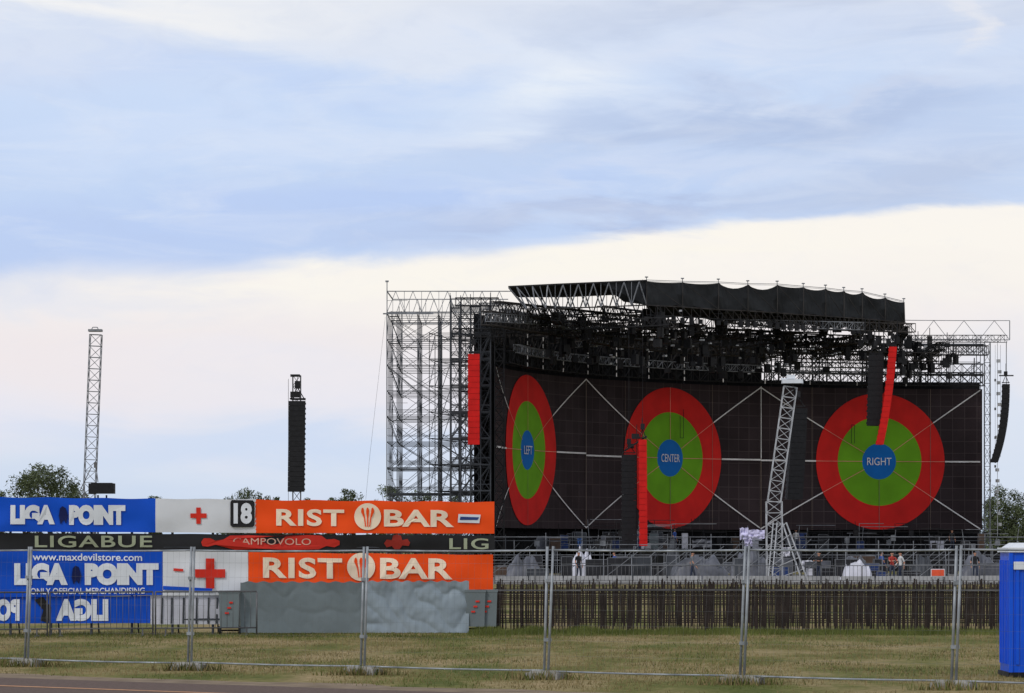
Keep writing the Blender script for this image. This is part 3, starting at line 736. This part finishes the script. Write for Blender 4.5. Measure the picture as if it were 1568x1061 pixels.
# ---------------------------------------------------------------- line arrays
def line_array(name,ptop,pbot,w_,dep,n,m,hoist,curve=0.0,rz=0.0):
    e=empty(name); k=B(); g=B(); ptop=Vector(ptop); pbot=Vector(pbot)
    pts_=[]
    for i in range(n+1):
        t=i/n; c=ptop.lerp(pbot,t); c.x-=curve*(t**2.5); pts_.append(c)
    R=Matrix.Rotation(rz,3,'Z')
    for i in range(n):
        a,b_=pts_[i],pts_[i+1]; c=(a+b_)/2; h=(b_-a).length*0.955
        o=len(k.v); hw=w_/2; slope=(b_.x-a.x)
        for z,sh in ((h/2,-slope/2),(-h/2,slope/2)):
            for x_,y_ in ((-1,-1),(1,-1),(0.86,1),(-0.86,1)):
                k.v.append(c+R@Vector((x_*hw,y_*dep/2,0))+Vector((sh,0,z)))
        for f in ((0,1,2,3),(7,6,5,4),(4,5,1,0),(5,6,2,1),(6,7,3,2),(7,4,0,3)): k.f.append(tuple(o+q for q in f))
        for sx in (-1,1): g.box(c+R@Vector((sx*hw*0.96,dep*0.1,0)),0.03,dep*0.4,h*0.4,rz)
    k2=B(); k2.bar(pts_[0],pts_[n//2],w_*0.42); k2.bar(pts_[n//2],pts_[-1],w_*0.42)
    k2.make('inner_cabling',M_spk if m is not M_redc else M_redf,e)
    k.make('cabinets',m,e); g.make('side_handles',m if m is M_redc else M_case,e)
    f=B(); t_=ptop+Vector((0,0,0.12))
    for sx in (-1,1): f.bar(t_+Vector((sx*w_*0.4,-dep/2,0)),t_+Vector((sx*w_*0.4,dep/2,0)),0.05); f.bar(t_+Vector((sx*w_*0.4,0,0)),t_+Vector((0,0,0.6)),0.035)
    f.bar(t_+Vector((-w_*.4,0,0)),t_+Vector((w_*.4,0,0)),0.05)
    f.box(t_+Vector((0,0,0.75)),0.28,0.28,0.4); f.bar(t_+Vector((0,0,0.9)),Vector((t_.x,t_.y,hoist)),0.018)
    f.make('rigging_frame',M_dark,e)
    return e
line_array('covered_line_array',P(725.5,542,263),P(725.5,681,263),0.86,0.7,16,M_redc,19.4)
line_array('line_array_speaker',P(963,696,240),P(963,836,240),1.0,0.8,16,M_spk,20,0.0)
line_array('covered_line_array',P(984,673,239),P(985,836,239),0.54,0.7,18,M_redc,20,0.0)
line_array('line_array_speaker',P(1341,543,284),P(1338,652,284),1.2,0.8,12,M_spk,21)
line_array('covered_line_array',P(1367,531,283),P(1355,681,283),0.60,0.8,18,M_redc,21,0.45)
line_array('line_array_speaker',P(1540,588,300),P(1539,708,300),0.62,0.7,16,M_spk,17.5,0.95)
line_array('line_array_speaker',P(1222,625,222),P(1217,765,222),1.0,0.8,16,M_spk,11.6,0.1,0.2)
k=B()
k.box(P(973,668,239.5),0.5,0.4,0.35); k.box(P(966,683,240),0.4,0.4,0.3); k.bar(P(983,640,239.5),P(984,672,239),0.03); k.bar(P(957,690,240),P(990,668,239),0.06); k.bar(P(975,830,240),P(975,650,240),0.03)
k.make('chain_hoists',M_dark)
k=B(); k.truss(P(1385,524,305),P(1540,524,300),0.5,0.6,0.03); k.bar(P(1530,575,300),P(1552,575,300),0.08); k.bar(P(1541,524,300),P(1541,590,300),0.04)
for uu in (1516,1524,1532): k.bar(P(uu,528,301),P(uu,700,301),0.015)
for q in range(12): k.box(P(1516+8*(q%2),560+q*22,301),0.14,0.14,0.22)
k.make('side_rigging_arm',M_mid)
k=B()
for i in range(9):
    u_=1318+i*7; p=P(u_,random.uniform(512,535),286); k.box(p,0.3,0.3,0.6,random.random()); k.bar(p,p+Vector((0,0,1.6)),0.05)
k.make('winch_cluster',M_spk)
# ---------------------------------------------------------------- delay mast in front of the stage
e=empty('delay_tower'); k=B()
base=gp(1200,888); by=base.y
t0=P(1211,592,by); j0=P(1186,768,by)
k.truss(j0,t0,0.80,0.7,0.034,0.66); k.truss(P(1187,888,by),j0,0.95,0.85,0.038,0.66)
for (ua,ub) in ((1204,1237),(1198,1228),(1184,1176),(1190,1182)):
    k.bar(P(ua,800,by),P(ub,889,by-0.6),0.05)
for i in range(5):
    t=i/5; k.bar(P(1204+33*t,800+89*t,by-.3),P(1192,800+89*min(1,t+.15),by),0.03)
k.make('mast',M_alu_l,e)
k=B(); k.box(P(1213,584,by),1.25,0.9,0.24,0,0); k.bar(P(1196,580,by),P(1230,586,by),0.10); k.box(P(1211,577,by),0.5,0.5,0.25); k.make('head_block',M_wplastic,e)
k=B(); k.bar(P(1213,588,by),P(1222,612,by+1),0.05); k.bar(P(1228,586,by),P(1228,620,by+1),0.03); k.make('hoist',M_dark,e)
e=empty('lattice_tower'); k=B(); d=190
ta=P(131,752,d); tb_=P(146,512,d)
k.truss(Vector((ta.x-0.02,d,0)),Vector((tb_.x,d,tb_.z)),0.62,0.55,0.028,0.6)
k.make('mast',M_alu,e); k=B(); k.box(P(146,506,d),0.72,0.6,0.12); k.bar(P(138,508,d),P(142,501,d),0.03); k.bar(P(152,508,d),P(149,501,d),0.03); k.bar(P(142,501,d),P(149,501,d),0.03); k.make('head',M_alu,e)
k=B()
for sx in (-1,1): k.bar((ta.x+sx*1.2,d-0.6,0),(ta.x,d,4.9),0.035); k.bar((ta.x+sx*1.2,d+0.6,0),(ta.x,d,4.9),0.035)
k.bar(P(140,715,d),P(120,756,d),0.03); k.bar(P(146,706,d),P(150,738,d),0.03); k.box(P(146,712,d),0.15,0.15,0.3)
k.make('legs',M_mid,e)
k=B(); k.box(P(156,748,d),1.35,0.8,0.55); k.box(P(156,741,d),1.1,0.6,0.12); k.bar(P(150,758,d),(P(150,758,d).x,d,0),0.06); k.bar(P(163,758,d),(P(163,758,d).x,d,0),0.06); k.make('equipment_box',M_spk,e)
d=190; e=empty('speaker_tower'); k=B(); c=P(453,755,d); k.truss((c.x,d+0.6,0),(c.x,d+0.6,P(453,574,d).z),0.42,0.4,0.03,0.55); k.make('mast',M_mid,e)
k=B(); k.box(P(452,604,d),0.5,0.5,0.3); k.box(P(452,575,d+.5),0.5,0.4,0.12); k.box(P(457,611,d),0.75,0.5,0.1); k.make('winch',M_dark,e)
la=line_array('array',P(455.5,614,d),P(454,753,d),0.9,0.75,18,M_spk,11.2); la.parent=e
k=B()
for sx in (-1,1): k.bar((c.x+sx*1.3,d,0),(c.x,d+.6,3.4),0.05)
k.bar((c.x-.4,d,3.1),(c.x-.4,d,11),0.015)
k.make('legs',M_mid,e)
k=B(); k.bar(P(590,485,268),P(566,700,268),0.012); k.bar(P(566,700,268),P(560,765,268),0.012); k.make('guy_wire',M_mid)
# ---------------------------------------------------------------- clutter in front of stage
def flight_case(p,sx,sy,sz,m=M_case,name='flight_case'):
    e=empty(name); k=B(); x,y,z=p; k.box((x,y,z+0.12+sz/2),sx,sy,sz); k.make('body',m,e)
    g=B()
    for a in (-1,1):
        for b_ in (-1,1): g.bar((x+a*sx/2,y+b_*sy/2,z+0.12),(x+a*sx/2,y+b_*sy/2,z+0.12+sz),0.018)
        for hh in (0,sz): g.bar((x-sx/2,y+a*sy/2,z+0.12+hh),(x+sx/2,y+a*sy/2,z+0.12+hh),0.018)
        g.bar((x-sx/2,y+a*sy/2,z+0.12+sz*.65),(x+sx/2,y+a*sy/2,z+0.12+sz*.65),0.014)
    g.make('edging',M_alu,e); w_=B()
    for a in (-1,1):
        for b_ in (-1,1): w_.bar((x+a*sx*.4-.03,y+b_*sy*.4,z+.06),(x+a*sx*.4+.03,y+b_*sy*.4,z+.06),.06,10)
    w_.make('castors',M_dark,e)
mats=[M_case,M_case,M_screenmesh,M_whitep,M_tarpd,M_case,M_scaf,M_case,mat('case_blue',rgb(40,60,110)),mat('case_brown',rgb(80,64,54))]
for i in range(60):
    d=random.uniform(209,262); u=random.uniform(765,1560)
    if abs(u-1205)<40 and d<224: continue
    flight_case(((u-784)*d/F,d,0),random.uniform(0.5,1.6),random.uniform(.6,1),random.uniform(0.4,1.5),random.choice(mats))
for i in range(40):
    s=random.uniform(4,63); p=C(s,1.73,random.uniform(1.5,10)); flight_case(p,random.uniform(0.4,1.3),.7,random.uniform(0.4,1.5),random.choice(mats))
def heap(name,u0,u1,vt,d,m,seed,dep=2.0,z0=0.0):
    vs=[];fs=[];nx,ny=40,14
    z1=P(0,vt,d).z-z0; x0=P(u0,0,d).x;x1=P(u1,0,d).x
    for j in range(ny+1):
        for i in range(nx+1):
            s=i/nx;t=j/ny; h=z1*(math.sin(math.pi*s)**0.35)*(math.sin(math.pi*t)**0.45)
            h*=0.72+0.4*(0.5+noise.noise(Vector((s*6,t*3,seed))))+0.12*noise.noise(Vector((s*20,t*9,seed)))
            vs.append((x0+(x1-x0)*s,d-dep/2+dep*t,z0+max(0.0,h)))
            if i and j: k_=j*(nx+1)+i; fs.append((k_-nx-2,k_-nx-1,k_,k_-1))
    mesh(name,vs,fs,m,None,True)
heap('covered_equipment',1026,1116,848,206.8,M_tarpd,2); heap('covered_equipment',874,908,840,224,M_whitep,5); heap('covered_equipment',1118,1176,842,228,M_tarpd,9); heap('covered_equipment',1285,1330,850,216,M_tarpd,12)
heap('covered_equipment',775,830,852,230,M_tarpd,15); heap('covered_equipment',1395,1430,850,226,M_scaf,18); heap('covered_equipment',1470,1530,848,220,M_tarpd,21)
heap('covered_equipment',1290,1335,856,206,M_whitep,25,1.4); heap('covered_equipment',1020,1040,820,262,M_scaf,28,1.4)
def sheet(u0,u1,v0,v1,d,m,seed):
    vs=[];fs=[];nx,ny=16,8
    for j in range(ny+1):
        for i in range(nx+1):
            s=i/nx;t=j/ny; vv=v0+(v1-v0)*t+ (2.2*noise.noise(Vector((s*5,seed,0))) if j in(0,ny) else 0)
            p=P(u0+(u1-u0)*s,vv,d); vs.append((p.x,p.y+0.25*noise.noise(Vector((s*6,t*4,seed))),p.z))
            if i and j: k_=j*(nx+1)+i; fs.append((k_-1,k_,k_-nx-1,k_-nx-2))
    return mesh('hanging_sheet',vs,fs,m,None,True)
M_lil=mat('lilac_sheet',rgb(206,202,232),0.7,0,0.25,1.5)
sheet(1133,1146,808,826,262,M_lil,1); sheet(1146,1171,811,824,263,M_lil,3); sheet(1140,1152,824,836,261,M_lil,8); sheet(1228,1246,858,872,250,M_whitep,7); sheet(1260,1292,884,893,204,M_whitep,6); sheet(1060,1090,826,838,262,M_tarpd,16)
sheet(884,892,824,836,262,mat('blue_sheet',rgb(50,80,130)),5); sheet(1196,1210,838,852,228,M_whitep,26)
# guard rails / scaffolding rows
k=B(); k2=B()
for ri,(d,zt,sp) in enumerate(((206,1.95,2.0),(222,2.0,2.2),(236,2.3,2.5),(250,2.6,2.0),(258,2.9,2.5))):
    kk=k if ri%2==0 else k2
    x=(752-784)*d/F; xe=(1580-784)*d/F; xs_=x
    while x<xe:
        h=zt*random.uniform(0.7,1.15); kk.bar((x,d,0),(x,d,h),0.03)
        if random.random()<.45: kk.bar((x,d,0.2),(x+sp,d,zt*0.9),0.022)
        x+=sp*random.uniform(.5,1.1)
    x=xs_
    while x<xe:
        L_=random.uniform(4,12); x2=min(xe,x+L_)
        for z in (zt*0.5,zt*0.95):
            if random.random()<.75: kk.bar((x,d,z),(x2,d,z),0.028)
        x=x2
k.make('guard_rails',M_alu); k2.make('guard_rails',M_scaf)
k=B(); k2=B()
for i in range(110):
    s=random.uniform(1,66); h=random.uniform(0.6,2.6); p=C(s,1.7,random.uniform(3,11)); kk=k if i%3==0 else k2
    kk.bar(p,p+Vector((random.uniform(-.3,.3),0,h)),0.03)
    if random.random()<.5: kk.bar(p+Vector((0,0,h)),p+Vector((random.uniform(1,4),0,h)),0.03)
    if random.random()<.4: kk.box(p+Vector((0,0,h*.6)),.4,.3,.5)
for off,z in ((11,2.8),(11,2.25),(11,3.3)):
    for i in range(32): k2.bar(C(2*i,z,off),C(2*i+2,z,off),0.026)
k.make('deck_railing',M_alu,stage); k2.make('deck_scaffold',M_dark,stage)
k=B()
for i in range(16):
    x=(757-784)*200/F+i*1.95; k.box((x+0.95,200+random.uniform(-.1,.1),0.22),1.9,0.16,random.uniform(.3,.38),0,0,0.98)
k.make('low_barrier_wall',mat('pale_concrete',rgb(165,165,165),0.9,0,0.25,1))
mesh('service_track',[(-3,192,0.004),(40,192,0.004),(46,262,0.004),(-3,262,0.004)],[(0,1,2,3)],mat('gravel_track',(0.13,0.12,0.11,1),0.95,0,0.4,0.6,0.3))
barrier_row(757,1570,194,194,2.3,sp=0.2,m=M_mid,rb=0.012)
e=empty('warning_sign'); k=B(); p=P(1436,877,190); k.box(p,0.75,0.03,0.42); k.make('board',M_whitep,e); k=B(); k.box(p+Vector((0,-.03,0)),0.66,0.02,0.33); k.make('panel',mat('sign_orange',rgb(225,90,60)),e); k=B(); k.bar((p.x-.3,p.y+.05,0),(p.x-.3,p.y+.05,p.z),.02); k.bar((p.x+.3,p.y+.05,0),(p.x+.3,p.y+.05,p.z),.02); k.make('legs',M_alu,e)
# ---------------------------------------------------------------- people
def person(x,y,shirt,face=0.0,pose=0,z0=0.0,name='worker'):
    J={}
    def j(n,p,r): J[n]=(Vector(p),r)
    sw=0.16 if pose==1 else 0.05
    j('pel',(0,0,0.95),0.135); j('waist',(0,0,1.1),0.125); j('chest',(0,0.01,1.32),0.155); j('neck',(0,0,1.49),0.06); j('nk2',(0,-0.01,1.55),0.055)
    j('hd',(0,-0.02,1.63),0.088); j('hd2',(0,-0.01,1.71),0.08)
    for s,n in ((-1,'l'),(1,'r')):
        j('hip'+n,(s*0.095,0,0.9),0.09); j('kn'+n,(s*0.11,-0.04-s*sw*0.6,0.5),0.062); j('an'+n,(s*0.12,0.02-s*sw,0.09),0.042); j('toe'+n,(s*0.14,-0.15-s*sw,0.04),0.036)
        j('sh'+n,(s*0.19,0.01,1.42),0.062)
        if pose==2: el,wr=(s*0.25,-0.18,1.2),(s*0.14,-0.42,1.22)
        else: el,wr=(s*0.26,0.03+s*sw*.5,1.13),(s*0.27,-0.08+s*sw,0.89)
        j('el'+n,el,0.044); j('wr'+n,wr,0.03); v=(Vector(wr)-Vector(el)).normalized(); j('pa'+n,Vector(wr)+v*0.08,0.034)
    E=[('pel','waist'),('waist','chest'),('chest','neck'),('neck','nk2'),('nk2','hd'),('hd','hd2')]
    for n in 'lr': E+=[('pel','hip'+n),('hip'+n,'kn'+n),('kn'+n,'an'+n),('an'+n,'toe'+n),('chest','sh'+n),('sh'+n,'el'+n),('el'+n,'wr'+n),('wr'+n,'pa'+n)]
    names=list(J); me=bpy.data.meshes.new('body'); me.from_pydata([J[n][0] for n in names],[(names.index(a),names.index(b_)) for a,b_ in E],[])
    ob=bpy.data.objects.new('tmp',me); COL.objects.link(ob)
    md=ob.modifiers.new('s','SKIN'); sv=me.skin_vertices[0].data
    for i,n in enumerate(names): sv[i].radius=(J[n][1],J[n][1]*(0.72 if n in('chest','waist','pel') else 1)); sv[i].use_root=(n=='pel')
    ss_=ob.modifiers.new('d','SUBSURF'); ss_.levels=1; ss_.render_levels=1
    bpy.context.view_layer.update()
    m2=bpy.data.meshes.new_from_object(ob.evaluated_get(bpy.context.evaluated_depsgraph_get())); bpy.data.objects.remove(ob)
    for q in (shirt,M_jean,M_skin,M_hair,M_dark): m2.materials.append(q)
    for p in m2.polygons:
        c=p.center; p.use_smooth=True
        d_=min((c-J['wrl'][0]).length,(c-J['wrr'][0]).length,(c-J['pal'][0]).length,(c-J['par'][0]).length,(c-J['ell'][0]).length+.02,(c-J['elr'][0]).length+.02)
        if c.z<0.1: p.material_index=4
        elif c.z>1.67 or (c.z>1.58 and c.y>0.03): p.material_index=3
        elif c.z>1.5: p.material_index=2
        elif d_<0.1: p.material_index=2
        elif c.z<0.98: p.material_index=1
        else: p.material_index=0
    e=empty(name); o=bpy.data.objects.new('body',m2); link(o,e)
    k=B()
    for n,s in (('l',-1),('r',1)):
        p=J['pa'+n][0]; v=(p-J['wr'+n][0]).normalized(); sd_=Vector((0,1,0)) if abs(v.z)>.5 else Vector((1,0,0))
        for i,Ln in enumerate((0.07,0.08,0.075,0.06)):
            a=p+sd_*(0.018*(i-1.5)); m_2=a+v*Ln*0.6; k.bar(a,m_2,0.009,5,0.008); k.bar(m_2,m_2+v*Ln*.5+Vector((-s*0.02,0,0)),0.008,5,0.006)
        a=J['wr'+n][0]+v*0.03; k.bar(a,a+v*0.05-sd_*0.05,0.011,5,0.008)
    k.make('fingers',M_skin,e)
    k=B(); k.bar((0,-0.105,1.655),(0,-0.125,1.625),0.01,5,0.016); k.bar((-0.088,0,1.66),(-0.098,0.01,1.62),0.014,5); k.bar((0.088,0,1.66),(0.098,0.01,1.62),0.014,5); k.make('nose_and_ears',M_skin,e)
    k=B(); k.bar((-0.04,-0.1,1.665),(-0.025,-0.105,1.665),0.007,5); k.bar((0.025,-0.105,1.665),(0.04,-0.1,1.665),0.007,5); k.bar((-0.025,-0.1,1.59),(0.025,-0.1,1.59),0.005,5); k.make('eyes_and_mouth',M_hair,e)
    e.location=(x,y,z0); e.rotation_euler=(0,0,face)
sh=[mat('shirt_red',rgb(170,60,52)),mat('shirt_white',rgb(200,200,200)),mat('shirt_blue',rgb(50,80,150)),mat('shirt_black',rgb(35,35,38)),mat('shirt_grey',rgb(110,112,116))]
for (u,d,c_,f,po) in ((1366,203,0,0.4,2),(1379,204,1,-1.2,1),(1350,214,2,2.0,0),(886,216,3,0.7,0),(1060,203.4,4,1.5,1),(1254,204,3,-0.5,2),(1493,210,3,0.2,0),(941,212,2,-2.0,1)):
    person((u-784)*d/F,d,sh[c_],f,po)
for (s,o_,c_,f) in ((16,10.6,2,1.0),(38,10.5,1,0),(58,10.5,3,.3)):
    p=C(s,1.73,o_); person(p.x,p.y,sh[c_],f,0,1.73)
# ---------------------------------------------------------------- portable toilet
e=empty('portable_toilet'); d=54.6; x0=P(1547,900,d).x; cx=x0+0.56; cy=d+0.56
k=B(); k.box((cx,cy,1.0),1.12,1.12,1.86); k.make('cabin',M_toilet,e)
k=B()
for q in range(6): k.box((cx-0.45+q*0.18,cy-0.57,1.0),0.05,0.03,1.6)
for a in (-1,1): k.box((cx+a*0.55,cy-0.56,1.0),0.06,0.05,1.9)
for q in range(6): k.box((cx-0.57,cy-0.45+q*0.18,1.0),0.03,0.05,1.6)
k.make('ribs',M_toilet,e)
k=B(); k.box((cx,cy,1.96),1.2,1.2,0.07); k.box((cx,cy,2.03),1.1,1.1,0.08,0,0,0.8); k.box((cx-0.4,cy-0.59,1.72),0.22,0.02,0.12); k.bar((cx+.3,cy+.3,2),(cx+.3,cy+.3,2.25),.05,10); k.make('roof',M_wplastic,e)
k=B(); k.box((cx,cy,0.045),1.18,1.18,0.07); k.make('skid',M_dark,e)
# ---------------------------------------------------------------- trees
def tree(x,y,h,w_,seed,n=2600,name='tree',lo=0.38):
    random.seed(seed); e=empty(name); k=B()
    k.bar((x,y,0),(x+0.1,y,h*0.45),0.22,8,0.14)
    lobes=[]
    for i in range(18):
        a=random.uniform(0,6.28); rr=random.uniform(0.05,0.42)*w_; zz_=random.uniform(lo,0.9)*h; rr*=1.1-abs(zz_/h-0.55)
        c=Vector((x+math.cos(a)*rr,y+math.sin(a)*rr,zz_)); lobes.append((c,random.uniform(0.13,0.24)*w_)); k.bar((x,y,h*random.uniform(.25,.45)),c,0.07,5,0.02)
    lobes.append((Vector((x,y,h*0.9)),w_*0.14))
    k.make('trunk',M_bark,e); vs=[];fs=[]
    for i in range(n):
        c,r=random.choice(lobes); v=Vector((random.gauss(0,1),random.gauss(0,1),random.gauss(0,1))).normalized()*r*(random.random()**0.45); p=c+v*1.05
        s_=random.uniform(0.08,0.20); q=[Vector((random.uniform(-1,1),random.uniform(-1,1),random.uniform(-1,1)))*s_ for _ in range(3)]
        o=len(vs); vs+=[p+q[0],p+q[1],p+q[2]]; fs.append((o,o+1,o+2))
    mesh('crown',vs,fs,M_leaf,e)
def tr_at(u,v,d,w_,seed,n=2600,lo=0.38): p=P(u,v,d); tree(p.x,p.y,p.z,w_,seed,n,'tree',lo)
tr_at(60,704,350,5.6,1,4600); tr_at(96,708,352,4.8,2,4000); tr_at(36,716,355,4.6,3,3600); tr_at(2,745,360,3,4,1500)
tr_at(112,732,356,3,14,1800); tr_at(76,712,358,5,15,3600)
for i,(u,v,w_) in enumerate(((366,748,4.0),(380,744,4.0),(396,748,3.6),(410,753,3),(528,741,3.2),(540,744,3.2),(594,736,3.4),(606,740,3.2),(232,753,3),(244,756,2.6),(636,746,4),(655,750,4),(424,754,3.0),(470,757,3),(508,756,3),(352,756,3),(700,748,4))): tr_at(u,v,400,w_,20+i,2000)
for i,(u,v,w_) in enumerate(((1532,740,4.8),(1553,746,5.2),(1577,744,5),(1520,758,4.0),(1597,752,5),(1543,770,5.4),(1562,776,5.4),(1524,782,4.5))): tr_at(u,v,420,w_,60+i,4000,0.12)
random.seed(5); vs=[];fs=[]
for i in range(20000):
    x=random.uniform(-75,150); hh=5.5+3.5*noise.noise(Vector((x*0.06,0,0)))+1.5*noise.noise(Vector((x*0.4,3,0)))
    y=900+random.uniform(0,8); z=random.uniform(0,max(1,hh)); s_=random.uniform(0.3,0.8); o=len(vs); p=Vector((x,y,z))
    for _ in range(3): vs.append(p+Vector((random.uniform(-1,1),random.uniform(-1,1),random.uniform(-1,1)))*s_)
    fs.append((o,o+1,o+2))
mesh('distant_tree_line',vs,fs,M_leaff)
print('objects',len(bpy.data.objects))
